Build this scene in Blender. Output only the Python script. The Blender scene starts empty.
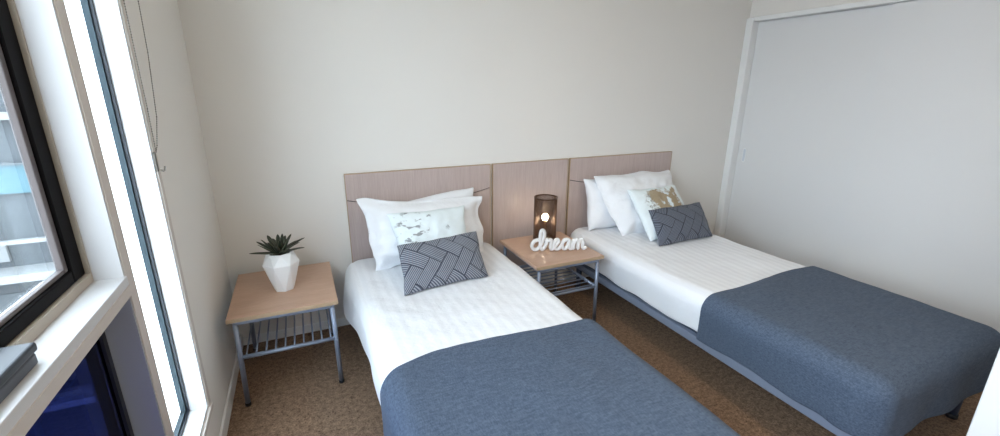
import bpy, bmesh, math, random
from mathutils import Vector, Matrix, noise
sc = bpy.context.scene
C = bpy.context.collection
random.seed(4)
R = math.radians

# ---------------------------------------------------------------- camera
cam = bpy.data.objects.new('camera', bpy.data.cameras.new('camera')); C.objects.link(cam)
cam.data.sensor_width = 36.0
cam.data.lens = 439.67 / 1000 * 36.0
cam.data.clip_start = 0.02
cr = Vector((.91055908, -.41333066, .0063187)); cu = Vector((.11351142, .26470285, .957626)); cw = Vector((.39748877, .87125781, -.28794533))
cam.matrix_world = Matrix(((cr.x, cu.x, -cw.x, 0), (cr.y, cu.y, -cw.y, 0), (cr.z, cu.z, -cw.z, 1.5), (0, 0, 0, 1)))
sc.camera = cam

# ---------------------------------------------------------------- world, daylight, exposure
world = bpy.data.worlds.new('overcast_sky'); sc.world = world; world.use_nodes = True
wn = world.node_tree.nodes; wl = world.node_tree.links
bg = wn['Background']
tc = wn.new('ShaderNodeTexCoord'); sep = wn.new('ShaderNodeSeparateXYZ'); ramp = wn.new('ShaderNodeValToRGB')
wl.new(tc.outputs['Generated'], sep.inputs[0]); wl.new(sep.outputs['Z'], ramp.inputs[0])
ramp.color_ramp.elements[0].position = 0.0; ramp.color_ramp.elements[0].color = (.42, .45, .48, 1)
ramp.color_ramp.elements[1].position = 0.12; ramp.color_ramp.elements[1].color = (.82, .91, 1, 1)
wl.new(ramp.outputs[0], bg.inputs[0]); bg.inputs[1].default_value = 8.0

def area(name, loc, rot, sx, sy, energy, col=(1, 1, 1), portal=False):
    l = bpy.data.lights.new(name, 'AREA'); l.shape = 'RECTANGLE'; l.size = sx; l.size_y = sy
    l.energy = energy; l.color = col
    o = bpy.data.objects.new(name, l); C.objects.link(o); o.location = loc; o.rotation_euler = rot
    if portal: l.cycles.is_portal = True
    return o
area('window_portal', (-.62, .1, 1.7), (0, R(-90), 0), 1.4, 2.9, 1, portal=True)

sc.view_settings.view_transform = 'Standard'
sc.view_settings.look = 'None'
sc.view_settings.gamma = 1
sc.view_settings.use_curve_mapping = False
sc.view_settings.exposure = 0.68

# ---------------------------------------------------------------- node helpers
def new_mat(name):
    m = bpy.data.materials.new(name); m.use_nodes = True
    return m, m.node_tree.nodes, m.node_tree.links, m.node_tree.nodes['Principled BSDF']
class NX:
    """tiny expression helper for math nodes"""
    def __init__(s, nt): s.nt = nt
    def op(s, o, *a):
        n = s.nt.nodes.new('ShaderNodeMath'); n.operation = o
        for i, v in enumerate(a):
            if isinstance(v, (int, float)): n.inputs[i].default_value = v
            else: s.nt.links.new(v, n.inputs[i])
        return n.outputs[0]
    def noise(s, vec, scale, detail=2, rough=.5):
        n = s.nt.nodes.new('ShaderNodeTexNoise'); n.inputs['Scale'].default_value = scale
        n.inputs['Detail'].default_value = detail; n.inputs['Roughness'].default_value = rough
        if vec is not None: s.nt.links.new(vec, n.inputs['Vector'])
        return n.outputs['Fac']
    def mapping(s, vec, scale=(1, 1, 1), rot=(0, 0, 0), loc=(0, 0, 0)):
        n = s.nt.nodes.new('ShaderNodeMapping'); s.nt.links.new(vec, n.inputs[0])
        n.inputs['Scale'].default_value = scale; n.inputs['Rotation'].default_value = rot; n.inputs['Location'].default_value = loc
        return n.outputs[0]
    def coord(s, k='Object'):
        return s.nt.nodes.new('ShaderNodeTexCoord').outputs[k]
    def sep(s, v):
        n = s.nt.nodes.new('ShaderNodeSeparateXYZ'); s.nt.links.new(v, n.inputs[0]); return n.outputs
    def mix(s, f, a, b):
        n = s.nt.nodes.new('ShaderNodeMix'); n.data_type = 'RGBA'
        for i, v in ((0, f), (6, a), (7, b)):
            if isinstance(v, (int, float)): n.inputs[i].default_value = v
            elif isinstance(v, tuple): n.inputs[i].default_value = (*v, 1)
            else: s.nt.links.new(v, n.inputs[i])
        return n.outputs[2]
    def ramp(s, f, a, b):
        n = s.nt.nodes.new('ShaderNodeMapRange'); s.nt.links.new(f, n.inputs[0])
        n.inputs[1].default_value = a; n.inputs[2].default_value = b
        return n.outputs[0]
    def bump(s, h, strength, dist):
        n = s.nt.nodes.new('ShaderNodeBump'); n.inputs['Strength'].default_value = strength
        n.inputs['Distance'].default_value = dist; s.nt.links.new(h, n.inputs['Height']); return n.outputs[0]

def simple(name, col, rough=.5, metal=0, var=.06, nscale=12, bump=0, bscale=200, spec=.5):
    m, n, l, p = new_mat(name); x = NX(m.node_tree)
    co = x.coord(); f = x.noise(co, nscale)
    a = tuple(c * (1 - var) for c in col); b = tuple(min(1, c * (1 + var)) for c in col)
    l.new(x.mix(f, a, b), p.inputs['Base Color'])
    p.inputs['Roughness'].default_value = rough; p.inputs['Metallic'].default_value = metal
    p.inputs['Specular IOR Level'].default_value = spec
    if bump: l.new(x.bump(x.noise(co, bscale), bump, .002), p.inputs['Normal'])
    return m

M = {}
M['wall'] = simple('painted_plaster', (.785, .757, .715), .75, var=.012, nscale=3, bump=.05, bscale=120, spec=.2)
M['white_paint'] = simple('white_gloss_paint', (.82, .82, .81), .38, var=.01)
M['lining'] = simple('off_white_window_lining', (.62, .625, .64), .5, var=.01)
M['closet'] = simple('closet_door_laminate', (.74, .735, .73), .5, var=.02, nscale=2)
M['ceiling'] = simple('ceiling_paint', (.80, .75, .66), .8, var=.01)
M['mullion'] = simple('beige_window_timber', (.60, .55, .51), .5, var=.03)
M['cream_liner'] = simple('cream_window_liner', (.40, .35, .29), .5, var=.03)
M['black'] = simple('black_window_metal', (.004, .0035, .004), .5, var=.1, spec=.05)
M['brown'] = simple('bronze_window_sash', (.11, .095, .095), .4, var=.06, spec=.2)
M['gasket'] = simple('black_rubber_gasket', (.008, .010, .018), .45)
M['blue_frame'] = simple('grey_blue_aluminium', (.05, .068, .08), .4, var=.03, spec=.1)
M['shaded_lining'] = simple('shade_tinted_white_lining', (.36, .38, .39), .6, var=.02)  # white lining again, with the grey-blue shade put into its colour
M['rail'] = simple('pale_grey_blue_bed_rail', (.20, .235, .31), .45, var=.03)
M['steel'] = simple('grey_blue_powder_coat', (.235, .275, .36), .33, metal=.35, var=.03, nscale=30)
M['dark_steel'] = simple('dark_blue_steel', (.07, .09, .14), .4, metal=.3)
M['rubber'] = simple('black_rubber', (.012, .012, .014), .6)
M['ticking'] = simple('mattress_ticking', (.62, .65, .70), .8)
M['vase'] = simple('white_glazed_ceramic', (.84, .84, .84), .3, var=.01)
M['soil'] = simple('dark_potting_soil', (.05, .03, .02), .95, var=.5, nscale=150, bump=.6, bscale=180)
M['bronze'] = simple('bronze_wire', (.10, .055, .035), .4, metal=.7)
M['letters'] = simple('white_painted_letters', (.76, .75, .74), .45, var=.01)
M['plastic'] = simple('charcoal_plastic', (.024, .030, .040), .45, var=.05)
M['plastic2'] = simple('mid_grey_plastic', (.065, .072, .09), .45, var=.05)
M['chain'] = simple('grey_bead_chain', (.10, .085, .07), .4, metal=.4)
M['facade'] = simple('grey_blue_facade', (.040, .050, .058), .7, var=.03, nscale=.6)
M['facade2'] = simple('pale_concrete', (.062, .075, .084), .7, var=.05, nscale=.6)
M['out_rail'] = simple('white_balcony_rail', (.17, .18, .185), .5)
M['cyan'] = simple('turquoise_panel', (.038, .10, .125), .6, var=.03)

def wood(name, c1, c2, sc_=(60, 60, 3), rough=.42):
    m, n, l, p = new_mat(name); x = NX(m.node_tree)
    v = x.mapping(x.coord(), sc_)
    f = x.noise(v, 3.2, 4, .6); g = x.noise(x.mapping(x.coord(), (sc_[0] * .2, sc_[1] * .2, sc_[2] * .4)), 2, 2)
    t = x.op('ADD', x.op('MULTIPLY', x.ramp(f, .3, .7), .65), x.op('MULTIPLY', x.ramp(g, .3, .7), .35))
    l.new(x.mix(t, c1, c2), p.inputs['Base Color']); p.inputs['Roughness'].default_value = rough
    return m
M['headboard'] = wood('ash_laminate', (.44, .345, .315), (.55, .45, .42))
M['edge'] = simple('beech_edge_band', (.42, .30, .19), .5, var=.05)
M['table'] = wood('beech_laminate', (.47, .295, .205), (.58, .385, .28), (6, 60, 60), .35)

def carpet():
    m, n, l, p = new_mat('brown_loop_carpet'); x = NX(m.node_tree); co = x.coord()
    f = x.noise(co, 130, 3, .7); g = x.noise(co, 45, 3, .6); big = x.noise(co, 3, 2)
    t = x.op('ADD', x.op('MULTIPLY', x.ramp(f, .35, .65), .6), x.op('MULTIPLY', x.ramp(g, .35, .65), .4))
    c = x.mix(t, (.075, .047, .030), (.40, .265, .178))
    c2 = x.mix(x.ramp(big, .35, .7), c, (.23, .152, .10))
    mixn = x.mix(.8, c2, c)
    l.new(mixn, p.inputs['Base Color']); p.inputs['Roughness'].default_value = .95; p.inputs['Specular IOR Level'].default_value = .1
    l.new(x.bump(f, .7, .006), p.inputs['Normal']); return m
M['carpet'] = carpet()

def quilt_mat():
    m, n, l, p = new_mat('white_satin_stripe_cotton'); x = NX(m.node_tree); co = x.coord()
    s = x.sep(co)
    w = x.op('SINE', x.op('MULTIPLY', s[0], 2 * math.pi / .05))
    st = x.ramp(w, -.6, .6)
    l.new(x.mix(st, (.77, .785, .82), (.81, .825, .86)), p.inputs['Base Color'])
    l.new(x.op('SUBTRACT', .75, x.op('MULTIPLY', st, .25)), p.inputs['Roughness'])
    p.inputs['Sheen Weight'].default_value = .1
    l.new(x.bump(x.noise(co, 9, 4, .55), .35, .03), p.inputs['Normal']); return m
M['quilt'] = quilt_mat()
def cotton(name, col, bs=7, st=.4):
    m, n, l, p = new_mat(name); x = NX(m.node_tree); co = x.coord()
    l.new(x.mix(x.noise(co, 5), tuple(c * .97 for c in col), col), p.inputs['Base Color'])
    p.inputs['Roughness'].default_value = .8; p.inputs['Sheen Weight'].default_value = .1
    l.new(x.bump(x.noise(co, bs, 4, .6), st, .03), p.inputs['Normal']); return m
M['pillow'] = cotton('white_pillow_cotton', (.84, .855, .885))

def runner_mat():
    m, n, l, p = new_mat('slate_blue_woven_wool'); x = NX(m.node_tree); co = x.coord()
    f = x.noise(x.mapping(co, (1, .25, 1)), 260, 2, .7); g = x.noise(x.mapping(co, (.3, 1, 1)), 120, 3, .7)
    t = x.op('ADD', x.op('MULTIPLY', x.ramp(f, .3, .7), .5), x.op('MULTIPLY', x.ramp(g, .3, .7), .5))
    l.new(x.mix(t, (.036, .053, .086), (.108, .140, .194)), p.inputs['Base Color'])
    p.inputs['Roughness'].default_value = .9; p.inputs['Sheen Weight'].default_value = .04
    p.inputs['Specular IOR Level'].default_value = .2
    l.new(x.bump(t, .35, .002), p.inputs['Normal']); return m
M['runner'] = runner_mat()

def geo_mat(name, dark, light, w=.078, ang=38):
    # herringbone of long ribbed blocks, rib direction turning from block to block, dark seams between
    m, n, l, p = new_mat(name); x = NX(m.node_tree)
    uv = x.mapping(x.coord('UV'), rot=(0, 0, R(ang)), loc=(3.02, 3.05, 0)); s = x.sep(uv)
    gx = x.op('DIVIDE', s[0], w); gy = x.op('DIVIDE', s[1], w)
    k = x.op('FLOORED_MODULO', x.op('SUBTRACT', x.op('FLOOR', gx), x.op('FLOOR', gy)), 4)
    fx = x.op('FRACT', gx); fy = x.op('FRACT', gy)
    def eq(v): return x.op('COMPARE', k, v, .1)
    dl = x.op('ADD', fx, eq(1)); dr = x.op('ADD', x.op('SUBTRACT', 1, fx), eq(0))
    db = x.op('ADD', fy, eq(2)); dt = x.op('ADD', x.op('SUBTRACT', 1, fy), eq(3))
    ed = x.op('LESS_THAN', x.op('MINIMUM', x.op('MINIMUM', dl, dr), x.op('MINIMUM', db, dt)), .035)
    par = x.op('LESS_THAN', k, 1.5)
    kk = 2 * math.pi / .0105
    a = x.op('SINE', x.op('MULTIPLY', s[1], kk)); b = x.op('SINE', x.op('MULTIPLY', s[0], kk))
    rib = x.op('ADD', x.op('MULTIPLY', a, par), x.op('MULTIPLY', b, x.op('SUBTRACT', 1, par)))
    t = x.ramp(rib, -.5, .5)
    c = x.mix(t, dark, light)
    l.new(x.mix(ed, c, tuple(v * .5 for v in dark)), p.inputs['Base Color'])
    l.new(x.bump(x.op('SUBTRACT', t, ed), .5, .002), p.inputs['Normal'])
    p.inputs['Roughness'].default_value = .85; p.inputs['Sheen Weight'].default_value = .1; return m
M['geo'] = geo_mat('grey_ribbed_basket_weave', (.055, .068, .105), (.30, .315, .35))
M['geo2'] = geo_mat('dark_ribbed_basket_weave', (.045, .056, .082), (.17, .185, .225))

def print_mat(name, kind):
    m, n, l, p = new_mat(name); x = NX(m.node_tree); uv = x.coord('UV'); s = x.sep(uv)
    base = (.74, .81, .83)
    def box(u0, u1, v0, v1, soft=.02):
        nz = x.op('MULTIPLY', x.op('SUBTRACT', x.noise(uv, 16, 3, .6), .5), .16)
        u = x.op('ADD', s[0], nz); v = x.op('ADD', s[1], nz)
        g = x.op('MULTIPLY', x.ramp(u, u0, u0 + soft), x.ramp(u, u1, u1 - soft))
        h = x.op('MULTIPLY', x.ramp(v, v0, v0 + soft), x.ramp(v, v1, v1 - soft))
        return x.op('MULTIPLY', g, h)
    if kind == 'branch':
        f = x.noise(x.mapping(uv, (1, 1.9, 1), (0, 0, R(12))), 17, 3, .55)
        br = x.op('MULTIPLY', x.ramp(f, .55, .60), box(.015, .19, .17, .385))
        br2 = x.op('MULTIPLY', x.ramp(x.noise(uv, 26, 2, .5), .60, .64), box(.24, .31, .24, .36))
        t = x.op('MAXIMUM', br, br2)
        l.new(x.mix(t, base, (.30, .32, .33)), p.inputs['Base Color'])
    else:
        # ochre panel with the pale crown of a tree over it and silver trunk on the left
        tan = box(.12, .40, .10, .375)
        leaf = x.ramp(x.noise(x.mapping(uv, (1, .7, 1), (0, 0, R(50))), 17, 2, .5), .53, .56)
        leafz = x.op('MULTIPLY', leaf, box(.22, .47, .20, .37))
        trunk = box(.07, .15, .10, .35)
        ccol = x.mix(x.noise(uv, 60, 3), (.30, .235, .15), (.42, .34, .23))
        c = x.mix(tan, base, ccol)
        c = x.mix(leafz, c, (.70, .77, .80))
        fleck = x.ramp(x.noise(uv, 45, 3, .6), .48, .56)
        c = x.mix(x.op('MULTIPLY', trunk, fleck), c, (.36, .37, .35))
        c = x.mix(x.op('MULTIPLY', trunk, x.ramp(x.noise(uv, 38, 2), .56, .6)), c, (.85, .9, .92))
        l.new(c, p.inputs['Base Color'])
    p.inputs['Roughness'].default_value = .8
    l.new(x.bump(x.noise(x.coord(), 8, 3), .2, .02), p.inputs['Normal']); return m
M['branch'] = print_mat('white_cotton_with_grey_branch_print', 'branch')
M['tree'] = print_mat('white_cotton_with_ochre_tree_print', 'tree')

def glass(name, tint, refl=.08):
    m = bpy.data.materials.new(name); m.use_nodes = True; nt = m.node_tree; nt.nodes.clear()
    o = nt.nodes.new('ShaderNodeOutputMaterial'); t = nt.nodes.new('ShaderNodeBsdfTransparent'); g = nt.nodes.new('ShaderNodeBsdfGlossy')
    g.inputs['Roughness'].default_value = .02; t.inputs[0].default_value = (*tint, 1)
    fr = nt.nodes.new('ShaderNodeFresnel'); fr.inputs[0].default_value = 1.35
    mul = nt.nodes.new('ShaderNodeMath'); mul.operation = 'MULTIPLY'; mul.inputs[1].default_value = refl
    nt.links.new(fr.outputs[0], mul.inputs[0])
    mx = nt.nodes.new('ShaderNodeMixShader'); nt.links.new(mul.outputs[0], mx.inputs[0])
    nt.links.new(t.outputs[0], mx.inputs[1]); nt.links.new(g.outputs[0], mx.inputs[2]); nt.links.new(mx.outputs[0], o.inputs[0]); return m
M['glass'] = glass('clear_window_glass', (.93, .96, .97), .3)
M['navy_glass'] = glass('navy_tinted_glass', (.14, .17, .36), .5)
def frosted():
    m = bpy.data.materials.new('frosted_glass'); m.use_nodes = True; nt = m.node_tree; nt.nodes.clear()
    o = nt.nodes.new('ShaderNodeOutputMaterial'); t = nt.nodes.new('ShaderNodeBsdfTranslucent'); d = nt.nodes.new('ShaderNodeBsdfGlossy')
    t.inputs[0].default_value = (.90, .95, .97, 1); d.inputs['Roughness'].default_value = .4
    mx = nt.nodes.new('ShaderNodeMixShader'); mx.inputs[0].default_value = .05
    nt.links.new(t.outputs[0], mx.inputs[1]); nt.links.new(d.outputs[0], mx.inputs[2]); nt.links.new(mx.outputs[0], o.inputs[0]); return m
M['frosted'] = frosted()
def emit(name, col, s):
    m = bpy.data.materials.new(name); m.use_nodes = True; p = m.node_tree.nodes['Principled BSDF']
    p.inputs['Emission Color'].default_value = (*col, 1); p.inputs['Emission Strength'].default_value = s
    p.inputs['Base Color'].default_value = (*col, 1); return m
M['bulb'] = emit('glowing_bulb_glass', (1, .80, .55), 55)
M['diffuser'] = emit('ceiling_fill_diffuser', (1, .72, .44), 30)

def leaf_mat():
    m, n, l, p = new_mat('dark_succulent_leaf'); x = NX(m.node_tree); co = x.coord()
    s = x.sep(x.coord('UV'))
    edge = x.ramp(x.op('ABSOLUTE', x.op('SUBTRACT', s[0], .5)), .28, .48)
    c = x.mix(x.noise(co, 60, 3), (.010, .016, .010), (.032, .046, .026))
    l.new(x.mix(x.op('MULTIPLY', edge, .75), c, (.15, .155, .10)), p.inputs['Base Color']); p.inputs['Roughness'].default_value = .45
    return m
M['leaf'] = leaf_mat()

# ---------------------------------------------------------------- mesh helpers
def add_box(bm, a, b, bevel=0, seg=2):
    a, b = Vector(a), Vector(b)
    r = bmesh.ops.create_cube(bm, size=1)
    vs = r['verts']
    for v in vs:
        v.co = Vector(((v.co.x + .5) * (b.x - a.x) + a.x, (v.co.y + .5) * (b.y - a.y) + a.y, (v.co.z + .5) * (b.z - a.z) + a.z))
    if bevel:
        es = list({e for v in vs for e in v.link_edges})
        bmesh.ops.bevel(bm, geom=es, offset=bevel, segments=seg, affect='EDGES', profile=.5)
def add_tube(bm, p, q, r, r2=None, seg=14, cap=True):
    p, q = Vector(p), Vector(q); d = q - p; r2 = r if r2 is None else r2
    g = bmesh.ops.create_cone(bm, cap_ends=cap, segments=seg, radius1=r, radius2=r2, depth=d.length)
    mt = Matrix.Translation((p + q) / 2) @ d.to_track_quat('Z', 'Y').to_matrix().to_4x4()
    bmesh.ops.transform(bm, matrix=mt, verts=g['verts'])
def add_lathe(bm, prof, c=(0, 0, 0), seg=32):
    rings = []
    for r, z in prof:
        rings.append([bm.verts.new((c[0] + r * math.cos(2 * math.pi * i / seg), c[1] + r * math.sin(2 * math.pi * i / seg), c[2] + z)) for i in range(seg)])
    for a, b in zip(rings, rings[1:]):
        for i in range(seg):
            bm.faces.new((a[i], a[(i + 1) % seg], b[(i + 1) % seg], b[i]))
    bm.faces.new(rings[0][::-1]); bm.faces.new(rings[-1])
def link(name, bm, mat, parent=None, smooth=False):
    bmesh.ops.recalc_face_normals(bm, faces=bm.faces)
    me = bpy.data.meshes.new(name); bm.to_mesh(me); bm.free()
    if isinstance(mat, (list, tuple)):
        for k in mat: me.materials.append(M[k])
    else: me.materials.append(M[mat])
    if smooth: me.polygons.foreach_set('use_smooth', [True] * len(me.polygons))
    o = bpy.data.objects.new(name, me); C.objects.link(o)
    if parent: o.parent = parent
    return o
def box(name, a, b, mat, parent=None, bevel=0, off=None):
    bm = bmesh.new()
    if off is None and parent is not None: off = parent.location
    off = Vector(off or (0, 0, 0))
    add_box(bm, Vector(a) - off, Vector(b) - off, bevel); return link(name, bm, mat, parent)
def thing(name, label, cat, loc=(0, 0, 0), group=None):
    o = bpy.data.objects.new(name, None); C.objects.link(o); o.location = loc; o.empty_display_size = .1
    tag(o, label, cat, group); return o
def tag(o, label, cat, group=None):
    o['label'] = label; o['category'] = cat
    if group: o['group'] = group
    return o
def struct(o, label=None):
    o['kind'] = 'structure'
    if label: o['label'] = label
    return o
def sthing(name, label, loc=(0, 0, 0)):
    o = bpy.data.objects.new(name, None); C.objects.link(o); o.location = loc; o.empty_display_size = .1
    o['kind'] = 'structure'; o['label'] = label; return o

# ---------------------------------------------------------------- room shell
XL, XR, YB, YF, ZC = -.45, 3.49, 2.735, -1.45, 2.55
WT = .092          # outer wall thickness
struct(box('floor', (XL - WT, YF - .1, -.08), (XR + .7, YB + .1, 0), 'carpet'), 'brown loop pile carpet over the whole bedroom floor')
struct(box('ceiling', (XL - WT, YF - .1, ZC), (XR + .7, YB + .1, ZC + .1), 'ceiling'), 'plain painted ceiling above the bedroom')
struct(box('wall_back', (XL - WT, YB, 0), (XR + .7, YB + .1, ZC), 'wall'), 'off-white painted wall behind the three headboard panels')
struct(box('wall_front', (XL - WT, YF - .1, 0), (XR + .7, YF, ZC), 'wall'), 'off-white painted wall behind the viewer')
WY0 = -1.05       # near end of the big window
bm = bmesh.new()
add_box(bm, (XL - WT, 1.82, 0), (XL, YB, ZC))                 # pier next to the back corner
add_box(bm, (XL - WT, 1.41, 0), (XL, 1.82, .26))              # under the tall window
add_box(bm, (XL - WT, WY0, 2.36), (XL, 1.82, ZC))             # lintel
add_box(bm, (XL - WT, WY0, 0), (XL, 1.41, .10))               # kerb under the lower glass
add_box(bm, (XL - WT, YF, 0), (XL, WY0, ZC))
struct(link('wall_left', bm, 'wall'), 'off-white painted window wall left of the beds')
struct(box('trim_1', (XL - WT, 1.36, .10), (XL + .002, 1.41, 2.36), 'mullion', bevel=.002), 'beige upright post between the big window and the tall narrow window')
# white lining of the openings
bm = bmesh.new()
add_box(bm, (XL - WT + .001, 1.352, 1.02), (XL - .001, 1.36, 2.36))
add_box(bm, (XL - WT + .001, 1.812, .262), (XL - .0015, 1.82, 2.36))
add_box(bm, (XL - WT + .001, 1.41, .26), (XL - .0015, 1.812, .268))
struct(link('trim_2', bm, 'lining'), 'white lining boards inside the window openings')
bm = bmesh.new()
add_box(bm, (XL - WT + .001, WY0, .972), (XL + .004, 1.359, 1.02), .002)
struct(link('trim_3', bm, 'lining'), 'wide white window sill board under the black framed window')
bm = bmesh.new()
add_box(bm, (XL, WY0, .968), (XL + .006, 1.36, .996), .001)
struct(link('trim_4', bm, 'mullion'), 'thin beige edge strip along the front of the window sill')
bm = bmesh.new()
add_box(bm, (XL, 1.8205, .242), (XL + .004, 1.853, 2.36), .001)
add_box(bm, (XL, 1.42, .235), (XL + .010, 1.853, .258), .002)
struct(link('trim_5', bm, 'mullion'), 'thin beige moulding around the tall narrow window')

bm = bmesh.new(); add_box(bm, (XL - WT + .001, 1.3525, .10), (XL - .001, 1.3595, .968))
struct(link('trim_8', bm, 'shaded_lining'), 'white lining board at the side of the navy glass, coloured grey-blue for its shade')
# big window: cream liner, black outer frame, bronze sash, pane
w = sthing('window_1', 'large window with black outer frame and bronze sash above the white sill')
def ring(name, x0, x1, y0, y1, z0, z1, t, mat, bev=.002, tb=None):
    tb = tb or t
    bm = bmesh.new()
    add_box(bm, (x0, y1 - t, z0), (x1, y1, z1), bev); add_box(bm, (x0, y0, z0), (x1, y0 + t, z1), bev)
    add_box(bm, (x0, y0 + t, z0), (x1, y1 - t, z0 + tb), bev); add_box(bm, (x0, y0 + t, z1 - t), (x1, y1 - t, z1), bev)
    return link(name, bm, mat, w)
ring('window_liner', -.541, -.511, WY0 + .001, 1.3515, 1.0205, 2.359, .006, 'cream_liner', .001, .024)
ring('outer_frame', -.541, -.520, WY0 + .007, 1.3452, 1.045, 2.353, .060, 'black', .004, .032)
ring('sash', -.541, -.526, WY0 + .068, 1.2848, 1.0775, 2.292, .018, 'brown', .002, .010)
box('pane', (-.5400, WY0 + .087, 1.0878), (-.5360, 1.2660, 2.273), 'glass', w)
w['label'] = 'large window with black outer frame and bronze sash above the white sill'
# tall narrow window with frosted glass
w = sthing('window_2', 'tall narrow frosted window between beige post and bedroom corner')
ring('gasket', -.518, -.509, 1.411, 1.811, .269, 2.359, .006, 'gasket', .001)
ring('window_frame', -.541, -.519, 1.411, 1.811, .269, 2.359, .012, 'blue_frame', .001)
box('pane', (-.540, 1.424, .282), (-.536, 1.798, 2.346), 'frosted', w)
# lower navy tinted window
w = sthing('window_3', 'lower fixed window of navy tinted glass under the white sill')
ring('gasket', -.535, -.518, WY0 + .001, 1.351, .101, .967, .022, 'gasket', .001)
box('pane', (-.530, WY0 + .024, .124), (-.525, 1.328, .944), 'navy_glass', w)
ring('outer_frame', -.541, -.5355, WY0 + .024, 1.328, .124, .944, .06, 'facade2', .001)

# skirting boards
bm = bmesh.new(); add_box(bm, (XL, YF, 0), (XL + .012, YB, .075), .004)
struct(link('baseboard_left', bm, 'white_paint'), 'low white skirting along the window wall')
bm = bmesh.new(); add_box(bm, (XL + .012, YB - .012, 0), (XR - .05, YB, .055), .004)
struct(link('baseboard_back', bm, 'white_paint'), 'low white skirting along the wall behind the beds')

# wardrobe wall: bulkhead, jamb, track, two sliding doors
bm = bmesh.new()
add_box(bm, (XR, YF, 2.045), (XR + .1, YB, ZC))
add_box(bm, (XR, YF, 0), (XR + .1, .62, 2.045))
add_box(bm, (XR + .6, YF, 0), (XR + .7, YB, ZC))
struct(link('wall_right', bm, 'wall'), 'off-white wall and bulkhead around the sliding wardrobe doors')
bm = bmesh.new(); add_box(bm, (XR - .035, YB - .062, 0), (XR + .1, YB, 2.04), .008, 3)
struct(link('trim_6', bm, 'white_paint'), 'rounded white upright jamb at the corner beside the wardrobe')
bm = bmesh.new(); add_box(bm, (XR - .028, .62, 2.012), (XR + .1, YB - .062, 2.045), .004)
struct(link('trim_7', bm, 'white_paint'), 'white head track above the sliding wardrobe doors')
d = sthing('door_1', 'far sliding wardrobe door with a small pull slot, beside the jamb')
box('door_panel', (XR + .035, 1.70, .012), (XR + .065, YB - .064, 2.009), 'closet', d, .001)
def pill(bm, x0, x1, y, z, hw, hl):
    pts = []
    for i in range(24):
        a = 2 * math.pi * i / 24
        pts.append((y + hw * math.cos(a), z + (hl - hw) * (1 if math.sin(a) >= 0 else -1) + hw * math.sin(a)))
    A = [bm.verts.new((x0, p, q)) for p, q in pts]; B = [bm.verts.new((x1, p, q)) for p, q in pts]
    for i in range(24): bm.faces.new((A[i], A[(i + 1) % 24], B[(i + 1) % 24], B[i]))
    bm.faces.new(A[::-1]); bm.faces.new(B)
bm = bmesh.new(); pill(bm, XR + .031, XR + .036, 2.605, .935, .016, .062)
o = link('door_handle', bm, 'white_paint', d); o['label'] = 'recessed pull slot with pale rim'
bm = bmesh.new(); pill(bm, XR + .0295, XR + .032, 2.605, .935, .010, .053)
link('handle_slot', bm, 'ticking', o)
d = sthing('door_2', 'near sliding wardrobe door overlapping in front of the far one')
box('door_panel', (XR - .001, .66, .012), (XR + .029, 1.735, 2.009), 'closet', d, .001)
d = sthing('door_3', 'white room door leaf standing open at the lower right edge')
bm = bmesh.new()
pv = Vector((1.905, .44, 0)); dx = Vector((.24, -.97, 0)).normalized(); nx_ = Vector((dx.y, -dx.x, 0)) * -1
add_box(bm, (0, 0, .012), (.82, .038, 2.03), .003)
bmesh.ops.transform(bm, matrix=Matrix(((dx.x, nx_.x, 0, pv.x), (dx.y, nx_.y, 0, pv.y), (0, 0, 1, 0), (0, 0, 0, 1))), verts=bm.verts)
link('door_panel', bm, 'white_paint', d)
bm = bmesh.new()
for s in (-1, 1):
    off = -.03 if s < 0 else .068
    def P(u, v, z): return pv + dx * u + nx_ * v + Vector((0, 0, z))
    add_tube(bm, P(.06, .019, 1.0), P(.06, off, 1.0), .008); add_tube(bm, P(.055, off, 1.0), P(.17, off, 1.0), .008)
link('door_handle', bm, 'steel', d)

# ---------------------------------------------------------------- bed bases
def quad_shell(xs, ys, zs, r, lo, hi, faces, warp=None):
    """surface of an open-bottomed box, rounded with radius r; faces: which of x0 x1 y0 y1 top"""
    bm = bmesh.new(); vd = {}
    nx, ny, nz = len(xs) - 1, len(ys) - 1, len(zs) - 1
    def V(i, j, k):
        key = (i, j, k)
        if key not in vd:
            p = Vector((xs[i], ys[j], zs[k]))
            c = Vector((min(max(p.x, lo[0] + r), hi[0] - r), min(max(p.y, lo[1] + r), hi[1] - r), min(p.z, hi[2] - r)))
            if 'y1' not in faces: c.y = max(p.y, lo[1] + r)
            dv = p - c
            if dv.length > 1e-9: p = c + dv.normalized() * min(r, dv.length) if dv.length < r else c + dv.normalized() * r
            if warp: p = warp(p)
            vd[key] = bm.verts.new(p)
        return vd[key]
    for i in range(nx):
        for j in range(ny): bm.faces.new((V(i, j, nz), V(i + 1, j, nz), V(i + 1, j + 1, nz), V(i, j + 1, nz)))
    for k in range(nz):
        for i in range(nx):
            if 'y0' in faces: bm.faces.new((V(i, 0, k), V(i + 1, 0, k), V(i + 1, 0, k + 1), V(i, 0, k + 1)))
            if 'y1' in faces: bm.faces.new((V(i, ny, k), V(i + 1, ny, k), V(i + 1, ny, k + 1), V(i, ny, k + 1)))
        for j in range(ny):
            bm.faces.new((V(0, j, k), V(0, j + 1, k), V(0, j + 1, k + 1), V(0, j, k + 1)))
            bm.faces.new((V(nx, j, k), V(nx, j + 1, k), V(nx, j + 1, k + 1), V(nx, j, k + 1)))
    return bm
def lin(a, b, n, e=0, ne=0):
    """n even steps, with ne finer steps inside distance e of both ends"""
    if not e: return [a + (b - a) * i / n for i in range(n + 1)]
    l = [a + e * i / ne for i in range(ne)] + [a + e + (b - a - 2 * e) * i / n for i in range(n + 1)] + [b - e + e * (i + 1) / ne for i in range(ne)]
    return l
YH, YT = 2.66, .66      # head and foot of the mattress

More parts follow.
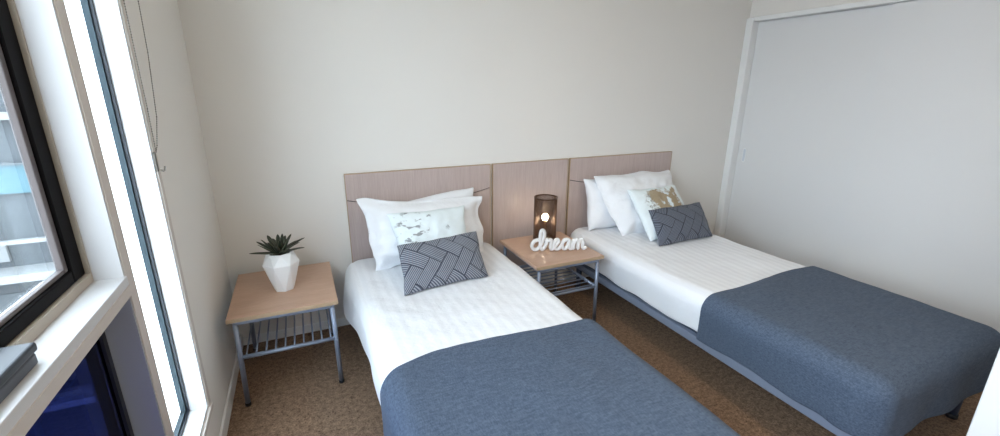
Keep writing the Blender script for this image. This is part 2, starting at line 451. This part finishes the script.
def make_bed(x0, x1, label):
    b = thing('single_bed', label, 'bed', ((x0 + x1) / 2, 1.66, 0), 'single beds under the headboards')
    rx0, rx1 = x0, x1
    ox = (x0 + x1) / 2
    def bx(name, a, c, m, bev=0): return box(name, a, c, m, b, bev)
    bx('side_rail', (rx0, YT, .185), (rx0 + .03, YH, .232), 'rail', .003)
    bx('side_rail', (rx1 - .03, YT, .185), (rx1, YH, .232), 'rail', .003)
    bx('end_rail', (rx0 + .03, YT, .185), (rx1 - .03, YT + .03, .232), 'steel', .003)
    bx('end_rail', (rx0 + .03, YH - .03, .185), (rx1 - .03, YH, .232), 'steel', .003)
    bx('bed_base', (rx0 + .031, YT + .031, .20), (rx1 - .031, YH - .031, .236), 'dark_steel', .002)
    for lx in (rx0 + .030, rx1 - .030):
        for ly in (YT + .028, YH - .10):
            bm = bmesh.new(); add_tube(bm, (lx - ox, ly - 1.66, .02), (lx - ox, ly - 1.66, .20), .018, .022)
            lg = link('leg', bm, 'dark_steel', b, True)
            bm = bmesh.new(); add_tube(bm, (lx - ox, ly - 1.66, 0), (lx - ox, ly - 1.66, .022), .022)
            link('foot_cap', bm, 'rubber', lg, True)
    bm = quad_shell(lin(x0 + .035, x1 - .035, 10, .06, 5), lin(YT + .02, YH - .01, 20, .06, 5), lin(.238, .43, 4), .05, (x0 + .035, YT + .02, .238), (x1 - .035, YH - .01, .43), ('y0', 'y1'))
    bm.verts.ensure_lookup_table()
    bmesh.ops.translate(bm, verts=bm.verts, vec=(-ox, -1.66, 0))
    bmesh.ops.holes_fill(bm, edges=bm.edges)
    link('mattress', bm, 'ticking', b, True)
    return b
def wob(p, s, seed):
    return noise.noise(Vector((p.x * s + seed, p.y * s, p.z * s)))
def make_quilt(x0, x1, label, bulge, seed, hemz):
    lo, hi = (x0, YT - .02, hemz), (x1, YB - .045, .462)
    def warp(p):
        q = p.copy(); side = max(0, 1 - (p.z - hemz) / .2)
        if p.x < x0 + .03: q.x -= bulge * math.exp(-((p.y - 2.42) / .24) ** 2) * min(1, side + .25); q.x += .012 * wob(p, 6, seed) * side - .004
        if p.x > x1 - .03: q.x += .010 * wob(p, 6, seed + 3) * side
        if p.z < hemz + .04: q.z += .02 * wob(p, 4, seed + 9)
        if p.z > .40: q.z += .010 * wob(p, 3.5, seed) + .005 * wob(p, 11, seed + 5)
        return q
    bm = quad_shell(lin(x0, x1, 34, .08, 8), lin(lo[1], hi[1], 70, .08, 8), lin(hemz, .462, 12), .075, lo, hi, ('y0', 'y1'), warp)
    o = link('quilt', bm, 'quilt', None, True)
    md = o.modifiers.new('thickness', 'SOLIDIFY'); md.thickness = .012; md.offset = 1
    md = o.modifiers.new('soft', 'SUBSURF'); md.levels = 1; md.render_levels = 1
    return tag(o, label, 'quilt', 'white striped quilts')
def make_runner(x0, x1, y1, label, seed, hem, edge):
    lo, hi = (x0, YT - .05, hem), (x1, y1, .488)
    xc, hw = (x0 + x1) / 2, (x1 - x0) / 2
    def warp(p):
        q = p.copy(); t = min(1, max(0, (p.y - lo[1]) / (y1 - lo[1])))
        u = (p.x - xc) / hw
        q.y += t * edge(u)
        side = max(0, 1 - (p.z - hem) / .22)
        foot = math.exp(-((p.y - lo[1]) / .25) ** 2)
        if abs(u) > .93: q.x += (1 if u > 0 else -1) * (.010 * wob(p, 5, seed) * side + foot * .010 * side * math.sin(p.y * 38 + seed))
        if p.y < lo[1] + .04: q.y += .006 * side * math.sin(p.x * 19 + seed)
        if p.z < hem + .04: q.z += .018 * wob(p, 4, seed + 2) 
        if p.z > .43: q.z += .006 * wob(p, 3.5, seed) + .003 * wob(p, 12, seed)
        return q
    bm = quad_shell(lin(x0, x1, 34, .09, 9), lin(lo[1], y1, 40, .09, 9), lin(hem, .488, 14), .08, lo, hi, ('y0',), warp)
    o = link('bed_runner', bm, 'runner', None, True)
    md = o.modifiers.new('thickness', 'SOLIDIFY'); md.thickness = .007; md.offset = 1
    md = o.modifiers.new('soft', 'SUBSURF'); md.levels = 1; md.render_levels = 1
    return tag(o, label, 'blanket', 'slate blue bed runners')
make_bed(.20, 1.125, 'single bed on grey steel frame beside the plant table, nearest the window')
make_bed(1.802, 2.72, 'single bed on grey steel frame beside the wardrobe doors')
make_quilt(.194, 1.140, 'white striped quilt on the bed nearest the window', .052, 1.3, .255)
make_quilt(1.805, 2.735, 'white striped quilt on the bed beside the wardrobe', .0, 6.1, .256)
make_runner(.174, 1.160, 1.47, 'slate blue woven runner over the foot of the bed nearest the window', 2.0, .225, lambda u: .02 - .035 * max(0, u + .3) - .15 * max(0, -.55 - u))
make_runner(1.783, 2.757, 1.405, 'slate blue woven runner over the foot of the bed beside the wardrobe', 5.0, .240, lambda u: .016 * (u + 1) + .012 * math.sin(u * 4))

# ---------------------------------------------------------------- headboards
def headboard(x0, x1, label, seam):
    h = thing('headboard', label, 'headboard', ((x0 + x1) / 2, YB, 0), 'laminate headboard panels on the wall')
    zt, zb, t = .992, .20, .018
    y1 = YB - .0005; y0 = y1 - t
    ox = (x0 + x1) / 2
    if not seam:
        box('panel', (x0 + .004, y0, zb), (x1 - .004, y1, zt - .004), 'headboard', h, .001)
    else:
        def sag(u): return .83 - .055 * (1 - abs(2 * u - 1) ** 2.2)
        for part in ('upper_panel', 'lower_panel'):
            bm = bmesh.new(); n = 24; col = []
            for i in range(n + 1):
                u = i / n; x = x0 + .004 + (x1 - x0 - .008) * u - ox; s = sag(u)
                a, b = (s + .003, zt - .004) if part == 'upper_panel' else (zb, s - .003)
                col.append([bm.verts.new((x, yy - YB, zz)) for yy, zz in ((y0, a), (y0, b), (y1, b), (y1, a))])
            for A, B in zip(col, col[1:]):
                for k in range(4): bm.faces.new((A[k], A[(k + 1) % 4], B[(k + 1) % 4], B[k]))
            bm.faces.new(col[0]); bm.faces.new(col[-1][::-1])
            link(part, bm, 'headboard', h)
        bm = bmesh.new(); add_box(bm, (x0 - ox + .006, -.010, .5), (x1 - ox - .006, -.001, .86)); link('backing', bm, 'rubber', h)
    bm = bmesh.new()
    add_box(bm, (x0 - ox, y0 - YB - .001, zt - .004), (x1 - ox, y1 - YB, zt)); add_box(bm, (x0 - ox, y0 - YB - .001, zb), (x0 - ox + .004, y1 - YB, zt - .004)); add_box(bm, (x1 - ox - .004, y0 - YB - .001, zb), (x1 - ox, y1 - YB, zt - .004))
    link('edge_band', bm, 'edge', h)
headboard(.222, 1.166, 'ash laminate headboard panel of the bed nearest the window', True)
headboard(1.182, 1.788, 'plain middle headboard panel behind the bronze lamp', False)
headboard(1.804, 2.796, 'ash laminate headboard panel of the bed beside the wardrobe', True)

# ---------------------------------------------------------------- side tables
def side_table(x0, x1, y0, y1, label, along_y):
    ox, oy = (x0 + x1) / 2, (y0 + y1) / 2
    t = thing('side_table', label, 'side table', (ox, oy, 0), 'side tables with slatted steel shelves')
    W, D = (x1 - x0) / 2, (y1 - y0) / 2
    bm = bmesh.new(); add_box(bm, (-W, -D, .458), (W, D, .48), .003)
    link('tabletop', bm, 'table', t)
    for a, b in (((-W - .0005, -D - .001, .4595), (W + .0005, -D + .0012, .4785)), ((-W - .0005, D - .0012, .4595), (W + .0005, D + .001, .4785))):
        bm = bmesh.new(); add_box(bm, a, b); link('edge_band', bm, 'edge', t)
    lx, ly = W - .030, D - .025
    bm = bmesh.new()
    for s in (-1, 1):
        add_box(bm, (-lx, s * ly - .010, .436), (lx, s * ly + .010, .4575), .002); add_box(bm, (s * lx - .010, -ly, .436), (s * lx + .010, ly, .4575), .002)
    link('top_frame', bm, 'steel', t)
    for sx in (-1, 1):
        for sy in (-1, 1):
            bm = bmesh.new(); add_tube(bm, (sx * (lx + .006), sy * (ly + .004), .012), (sx * lx, sy * ly, .44), .0115)
            g = link('leg', bm, 'steel', t, True)
            bm = bmesh.new(); add_tube(bm, (sx * (lx + .006), sy * (ly + .004), 0), (sx * (lx + .006), sy * (ly + .004), .016), .0135)
            link('foot_cap', bm, 'rubber', g, True)
    zs = .262
    for s in (-1, 1):
        bm = bmesh.new()
        if along_y: add_tube(bm, (-lx, s * ly, zs), (lx, s * ly, zs), .010)
        else: add_tube(bm, (s * lx, -ly, zs), (s * lx, ly, zs), .010)
        link('shelf_rail', bm, 'steel', t, True)
        if not along_y:
            bm = bmesh.new(); add_tube(bm, (-lx, s * ly, zs), (lx, s * ly, zs), .009); link('shelf_rail', bm, 'steel', t, True)
    n = 10
    for i in range(n):
        bm = bmesh.new(); f = (i + .5) / n * 2 - 1
        if along_y: add_tube(bm, (f * lx, -ly, zs + .004), (f * lx, ly, zs + .004), .0042, seg=8)
        else: add_tube(bm, (-lx, f * ly, zs + .004), (lx, f * ly, zs + .004), .0045, seg=8)
        link('shelf_slat', bm, 'steel', t, True)
side_table(-.392, .088, 2.115, 2.665, 'square side table holding the potted plant, by the window wall', True)
side_table(1.19, 1.672, 2.08, 2.61, 'square side table between the two beds, under the lamp', False)

# ---------------------------------------------------------------- pillows and cushions
def pillow(name, BL, BR, TL, T, mat, label, cat, group=None, TR=None, flange=0, seed=0, wr=.010, pinch=.05, bend=0, pw=2.4, n=34):
    BL, BR, TL = Vector(BL), Vector(BR), Vector(TL)
    ux = (BR - BL); uy = (TL - BL); W, H = ux.length, uy.length
    ux.normalize(); nn = ux.cross(uy).normalized() * -1; uy = nn.cross(ux) * -1 if False else uy.normalized()
    c = BL + (BR - BL) / 2 + (TL - BL) / 2
    bm = bmesh.new(); uvl = bm.loops.layers.uv.new('UVMap'); ny = max(8, int(n * H / W)); G = {}
    KK = (Vector(TR) - (BR + TL - BL)) if TR else Vector((0, 0, 0))
    fu, fv = flange / W, flange / H
    for side in (1, -1):
        for i in range(n + 1):
            for j in range(ny + 1):
                u, v = 2 * i / n - 1, 2 * j / ny - 1
                edge = i in (0, n) or j in (0, ny)
                if side == -1 and edge: G[(side, i, j)] = G[(1, i, j)]; continue
                iu, iv = min(1, abs(u) / (1 - 2 * fu)), min(1, abs(v) / (1 - 2 * fv))
                th = (max(0, 1 - iu ** pw) * max(0, 1 - iv ** pw)) ** .5
                px = u * W / 2 * (1 - pinch * (1 - v * v)); py = v * H / 2 * (1 - pinch * (1 - u * u))
                wrk = noise.noise(Vector((u * 2.2 + seed, v * 2.2, side * .7))) * wr + noise.noise(Vector((u * 6 + seed, v * 5, side))) * wr * .45 + noise.noise(Vector(((u + v) * 2.6 + seed, (u - v) * 7, side * 3))) * wr * .5
                em = noise.noise(Vector((u * 3 + seed, v * 3, 9))) * (.028 if flange else .006)
                z = side * (T / 2 * th + .0012) + wrk * (th + .1) + em * (1 - th) + bend * v * v * T
                z += bend * .6 * T * u * u
                px += noise.noise(Vector((v * 1.7 + seed, u * 1.3, 21))) * wr * .9 * abs(u); py += noise.noise(Vector((u * 1.9 + seed, v * 1.2, 31))) * wr * 1.1 * abs(v)
                p = c + KK * (u + 1) * (v + 1) / 4 + ux * (px + wrk * .5) + uy * (py + em * .6) + nn * z
                G[(side, i, j)] = bm.verts.new(p)
        for i in range(n):
            for j in range(ny):
                f = bm.faces.new([G[(side, i + a, j + b)] for a, b in ((0, 0), (1, 0), (1, 1), (0, 1))][::side])
                for lp, (a, b) in zip(f.loops, ((0, 0), (1, 0), (1, 1), (0, 1))[::side]):
                    lp[uvl].uv = ((i + a) / n * W, (j + b) / ny * H)
    for v in bm.verts: v.co -= c
    o = link(name, bm, mat, None, True); o.location = c
    md = o.modifiers.new('soft', 'SUBSURF'); md.levels = 1; md.render_levels = 1
    return tag(o, label, cat, group)
# bed by the window
pillow('pillow', (.36, 2.59, .465), (1.02, 2.59, .465), (.34, 2.66, .79), .16, 'pillow', 'rear white pillow against the headboard nearest the window, seen above the front one', 'pillow', 'white bed pillows', TR=(1.02, 2.66, .872), seed=1, wr=.020, pinch=.05)
pillow('pillow', (.29, 2.40, .462), (1.03, 2.46, .462), (.255, 2.56, .875), .21, 'pillow', 'front white flanged pillow behind the branch print cushion', 'pillow', 'white bed pillows', TR=(1.06, 2.57, .83), flange=.035, seed=3, wr=.030, pinch=.09)
pillow('cushion', (.45, 2.225, .475), (.86, 2.245, .475), (.40, 2.425, .81), .13, 'branch', 'white cushion with grey branch print on the bed nearest the window', 'cushion', 'printed white cushions', TR=(.875, 2.44, .81), seed=5, wr=.010, pinch=.05)
pillow('cushion', (.39, 2.03, .476), (.89, 2.08, .478), (.41, 2.265, .674), .12, 'geo', 'mid grey ribbed basket weave cushion on the bed nearest the window', 'cushion', 'grey ribbed cushions', seed=7, wr=.008, pinch=.06)
# bed by the wardrobe
pillow('pillow', (1.87, 2.54, .455), (2.58, 2.58, .455), (1.875, 2.645, .855), .20, 'pillow', 'rear white pillow against the headboard beside the wardrobe, its left end showing', 'pillow', 'white bed pillows', TR=(2.62, 2.65, .82), seed=11, wr=.020, pinch=.06)
pillow('pillow', (2.03, 2.35, .458), (2.62, 2.40, .458), (1.915, 2.59, .875), .20, 'pillow', 'front white pillow behind the ochre tree print cushion', 'pillow', 'white bed pillows', TR=(2.70, 2.62, .865), flange=.018, seed=13, wr=.018, pinch=.0, pw=3.2)
pillow('cushion', (2.13, 2.17, .475), (2.60, 2.19, .475), (2.08, 2.40, .80), .12, 'tree', 'white cushion with ochre tree print on the bed beside the wardrobe', 'cushion', 'printed white cushions', seed=17, wr=.010, pinch=.05)
pillow('cushion', (2.105, 2.06, .476), (2.62, 2.07, .478), (2.165, 2.265, .682), .12, 'geo2', 'dark charcoal ribbed cushion on the bed beside the wardrobe', 'cushion', 'grey ribbed cushions', seed=19, wr=.010, pinch=.06)

# ---------------------------------------------------------------- potted succulent
pt = thing('potted_succulent', 'spiky dark green succulent in a white faceted vase on the left side table', 'plant', (-.152, 2.37, .4805))
bm = bmesh.new(); rings = []
seg = 7
for r, z, ph in ((.049, 0, 0), (.088, .148, .5), (.062, .202, 0)):
    rings.append([bm.verts.new((r * math.cos(2 * math.pi * (i + ph) / seg + .3), r * math.sin(2 * math.pi * (i + ph) / seg + .3), z)) for i in range(seg)])
a, b, c_ = rings
for i in range(seg):
    j = (i + 1) % seg
    bm.faces.new((a[i], a[j], b[i])); bm.faces.new((a[j], b[j], b[i]))
    bm.faces.new((b[i], b[j], c_[j])); bm.faces.new((b[i], c_[j], c_[i]))
bm.faces.new(a[::-1])
inner = [bm.verts.new((v.co.x * .88, v.co.y * .88, .202)) for v in c_]; low = [bm.verts.new((v.co.x * .86, v.co.y * .86, .17)) for v in c_]
for i in range(seg):
    j = (i + 1) % seg
    bm.faces.new((c_[i], c_[j], inner[j], inner[i])); bm.faces.new((inner[i], inner[j], low[j], low[i]))
bm.faces.new(low)
link('vase', bm, 'vase', pt)
bm = bmesh.new(); add_lathe(bm, [(.046, .171), (.050, .190), (.03, .198), (.002, .200)], seg=14); link('soil', bm, 'soil', pt, True)
def leaf(az, el, L, wd, curl):
    bm = bmesh.new(); uvl = bm.loops.layers.uv.new('UVMap'); n = 12; col = []
    pos = Vector((.010, 0, .196)); ang = el
    for i in range(n + 1):
        t = i / n
        wv = wd * (.55 + .9 * t) * (1 - t) ** .55 if t > 0 else wd * .55
        wv = max(wv, .0006) * (1.0 if t < .97 else .3)
        up = Vector((-math.sin(ang), 0, math.cos(ang)))
        th = .0045 * (1 - t) + .0008
        row = []
        for k, (s, d) in enumerate(((-1, .35), (-.5, -.15), (0, -.5), (.5, -.15), (1, .35))): row.append(bm.verts.new(pos + Vector((0, s * wv, 0)) + up * (d * th * 2.2)))
        for k, (s, d) in enumerate(((.5, -1.2), (0, -1.8), (-.5, -1.2))): row.append(bm.verts.new(pos + Vector((0, s * wv, 0)) + up * (d * th)))
        col.append(row); pos = pos + Vector((math.cos(ang), 0, math.sin(ang))) * (L / n); ang -= curl / n
    us = (0, .25, .5, .75, 1, .75, .5, .25)
    for i in range(n):
        for k in range(8):
            k2 = (k + 1) % 8
            f = bm.faces.new((col[i][k], col[i][k2], col[i + 1][k2], col[i + 1][k]))
            for lp, uu in zip(f.loops, (us[k], us[k2], us[k2], us[k])): lp[uvl].uv = (uu, i / n)
    bm.faces.new(col[0]); bm.faces.new(col[-1][::-1])
    bmesh.ops.transform(bm, matrix=Matrix.Rotation(az, 4, 'Z'), verts=bm.verts)
    return link('leaf', bm, 'leaf', pt, True)
for k in range(24):
    lay = k / 24
    leaf(k * 2.39996 + .9, R(14 + 60 * lay + random.uniform(-5, 5)), .135 - .055 * lay + random.uniform(-.008, .012), .022 - .006 * lay, R(random.uniform(-8, 22)))

# ---------------------------------------------------------------- bronze mesh lamp
LX, LY = 1.475, 2.49
lp_ = thing('table_lamp', 'cylindrical bronze mesh lamp with glowing bulb on the middle side table', 'lamp', (LX, LY, .4805))
bm = bmesh.new(); segs, rows, rr, hh = 56, 40, .076, .29
vv = [[bm.verts.new((rr * math.cos(2 * math.pi * (i + .5 * (j % 2)) / segs), rr * math.sin(2 * math.pi * (i + .5 * (j % 2)) / segs), .012 + hh * j / rows)) for i in range(segs)] for j in range(rows + 1)]
for j in range(rows):
    for i in range(segs):
        a, b = vv[j], vv[j + 1]
        if j % 2 == 0: bm.faces.new((a[i], a[(i + 1) % segs], b[i])); bm.faces.new((a[(i + 1) % segs], b[(i + 1) % segs], b[i]))
        else: bm.faces.new((a[i], b[(i + 1) % segs], b[i])); bm.faces.new((a[i], a[(i + 1) % segs], b[(i + 1) % segs]))
o = link('lamp_shade', bm, 'bronze', lp_)
md = o.modifiers.new('mesh', 'WIREFRAME'); md.thickness = .0036; md.use_even_offset = False
for z in (.012, .302):
    bm = bmesh.new(); add_lathe(bm, [(.074, z - .004), (.079, z - .004), (.079, z + .004), (.074, z + .004), (.074, z - .004)], seg=40) if False else None
    ring_ = []
    for r, zz in ((.074, z - .004), (.079, z - .004), (.079, z + .004), (.074, z + .004)):
        ring_.append([bm.verts.new((r * math.cos(2 * math.pi * i / 40), r * math.sin(2 * math.pi * i / 40), zz)) for i in range(40)])
    for k in range(4):
        A, B = ring_[k], ring_[(k + 1) % 4]
        for i in range(40): bm.faces.new((A[i], A[(i + 1) % 40], B[(i + 1) % 40], B[i]))
    link('shade_rim', bm, 'bronze', lp_)
bm = bmesh.new(); add_lathe(bm, [(.073, 0), (.073, .008), (.03, .011), (.012, .02), (.012, .055), (.017, .06), (.017, .105), (.013, .110), (.011, .1395)], seg=32)
link('lamp_base', bm, 'bronze', lp_, True)
bm = bmesh.new(); add_lathe(bm, [(.008, .140), (.016, .146), (.021, .156), (.022, .165), (.019, .175), (.012, .183), (.002, .186)], seg=24)
link('bulb', bm, 'bulb', lp_, True)

# ---------------------------------------------------------------- script word sign
pts = [(.95, .88), (.62, 1.02), (.22, .85), (.03, .42), (.22, .05), (.62, .08), (.98, .62), (1.25, 1.45), (1.18, 1.98), (.95, 1.95), (.86, 1.4), (.88, .5), (1.02, .05), (1.25, .12), (1.48, .62),
       (1.55, 1.05), (1.72, .95), (1.98, .98), (1.93, .5), (1.98, .08), (2.2, .08), (2.45, .42), (2.72, .78), (2.62, 1.04), (2.38, .88), (2.30, .42), (2.48, .06), (2.80, .08), (3.05, .4),
       (3.25, .88), (3.62, 1.03), (3.85, .9), (3.60, 1.02), (3.22, .80), (3.12, .35), (3.32, .04), (3.62, .2), (3.86, .9), (3.84, .4), (3.96, .05), (4.15, .2),
       (4.28, .95), (4.30, .05), (4.34, .6), (4.58, 1.03), (4.76, .8), (4.76, .05), (4.82, .6), (5.06, 1.03), (5.24, .8), (5.24, .25), (5.38, .03), (5.62, .25)]
def catmull(P, k=7):
    out = []
    for i in range(len(P) - 1):
        p0, p1, p2, p3 = P[max(i - 1, 0)], P[i], P[i + 1], P[min(i + 2, len(P) - 1)]
        for s in range(k):
            t = s / k
            out.append(tuple(.5 * ((2 * b) + (-a + c) * t + (2 * a - 5 * b + 4 * c - d) * t * t + (-a + 3 * b - 3 * c + d) * t ** 3) for a, b, c, d in zip(p0, p1, p2, p3)))
    out.append(P[-1]); return out
cu_ = bpy.data.curves.new('word_sign', 'CURVE'); cu_.dimensions = '3D'
path = catmull(pts); sp = cu_.splines.new('POLY'); sp.points.add(len(path) - 1)
U = .0635
for q, (a, b) in zip(sp.points, path): q.co = (a * U, 0, b * U, 1)
cu_.bevel_depth = .0118; cu_.bevel_resolution = 3; cu_.use_fill_caps = True
tmp = bpy.data.objects.new('tmp', cu_); C.objects.link(tmp)
dg = bpy.context.evaluated_depsgraph_get(); me = bpy.data.meshes.new_from_object(tmp.evaluated_get(dg)); bpy.data.objects.remove(tmp)
for v in me.vertices: v.co.y *= 1.25
me.materials.clear(); me.materials.append(M['letters']); me.polygons.foreach_set('use_smooth', [True] * len(me.polygons))
o = bpy.data.objects.new('word_sign', me); C.objects.link(o); o.location = (1.285, 2.325, .4925); o.rotation_euler = (0, 0, R(-20))
tag(o, 'white script word sign reading dream, standing before the bronze lamp', 'sign')

# ---------------------------------------------------------------- blind chain and device on the sill
ch = thing('blind_chain', 'thin grey beaded blind chain looped beside the tall window', 'blind chain', (XL + .012, 1.81, 1.25))
def beads(pp, r=.0022, step=.008):
    bm = bmesh.new(); d = 0
    for a, b in zip(pp, pp[1:]):
        a, b = Vector(a), Vector(b); L = (b - a).length; k = 0
        add_tube(bm, a, b, .0009, seg=5)
        while k < L:
            g = bmesh.ops.create_icosphere(bm, subdivisions=1, radius=r); bmesh.ops.translate(bm, verts=g['verts'], vec=a + (b - a) * (k / L)); k += step
    return bm
l1 = [(0, .014, 1.15), (0, .014, .5), (0, .014, .17), (0, .006, .03)]
l2 = [(.006, .19, 1.15), (.006, .175, .75), (.006, .135, .35), (.006, .075, .14), (.003, .02, .05), (0, .006, .03)]
link('chain_strand', beads(l1), 'chain', ch); link('chain_strand', beads(l2), 'chain', ch)
bm = bmesh.new(); add_box(bm, (-.011, .000, -.035), (-.003, .012, .030), .002); add_tube(bm, (.001, .003, -.03), (.012, .003, -.034), .003); add_tube(bm, (.012, .003, -.034), (.014, .012, -.02), .0028)
link('chain_holder', bm, 'chain', ch)
dv = thing('window_winder', 'dark grey plastic winder box lying on the white sill at the left edge', 'window winder', (-.485, .8, 1.0205))
bm = bmesh.new(); add_box(bm, (-.026, -.26, 0), (.018, .158, .022), .004, 3); link('lower_case', bm, 'plastic2', dv)
bm = bmesh.new(); add_box(bm, (-.032, -.265, .022), (.020, .165, .040), .005, 3); link('cover', bm, 'plastic', dv)

# unseen ceiling light, added as warm fill for the room
cl = thing('ceiling_fill_light', 'unseen round ceiling light added as warm fill for the room', 'ceiling light', (1.5, .3, ZC))
bm = bmesh.new(); add_lathe(bm, [(.19, -.001), (.19, -.03), (.17, -.035)], seg=40); link('rim', bm, 'white_paint', cl)
bm = bmesh.new(); add_lathe(bm, [(.168, -.036), (.14, -.065), (.07, -.08), (.002, -.083)], seg=40); link('diffuser', bm, 'diffuser', cl, True)

# ---------------------------------------------------------------- building across the street
bd = thing('apartment_building', 'grey-blue building across the street with white rails and turquoise band', 'building', (-8, 14, -14))
def part(name, x0, x1, y0, y1, z0, z1, mat, bev=0): return box(name, (x0, y0, z0), (x1, y1, z1), mat, bd, bev)
part('wall', -24, 6, 14, 22, -14, 1.0, 'facade')
part('turquoise_band', -24, 6, 13.9, 14, -1.0, -.34, 'cyan')
part('ledge', -24, 6, 13.85, 14, -.34, -.28, 'facade2')
part('parapet_rail', -24, 6, 13.7, 14, .70, .86, 'out_rail')
part('upper_storey', -24, 6, 15.5, 22, 1.0, 6, 'facade2')
part('balcony_rail', -24, 6, 13.6, 13.7, -2.16, -2.06, 'out_rail')
part('balcony_slab', -24, 6, 13.3, 14, -3.02, -2.82, 'out_rail')
part('balcony_slab', -24, 6, 13.3, 14, -6.6, -6.42, 'out_rail')
part('balcony_rail', -24, 6, 13.6, 13.7, -5.5, -5.4, 'out_rail')
for xx in (-7.1, -3.6, -10.6): part('balcony_post', xx - .07, xx + .07, 13.55, 13.65, -6.4, -3.02, 'out_rail')
for xx in (-6.95, -9.9, -12.8, -15.7):
    f = part('window', xx - .25, xx + .25, 13.93, 14, -2.66, -2.17, 'out_rail')
part('glazing', -24, 6, 13.98, 14, -5.4, -3.5, 'facade2')
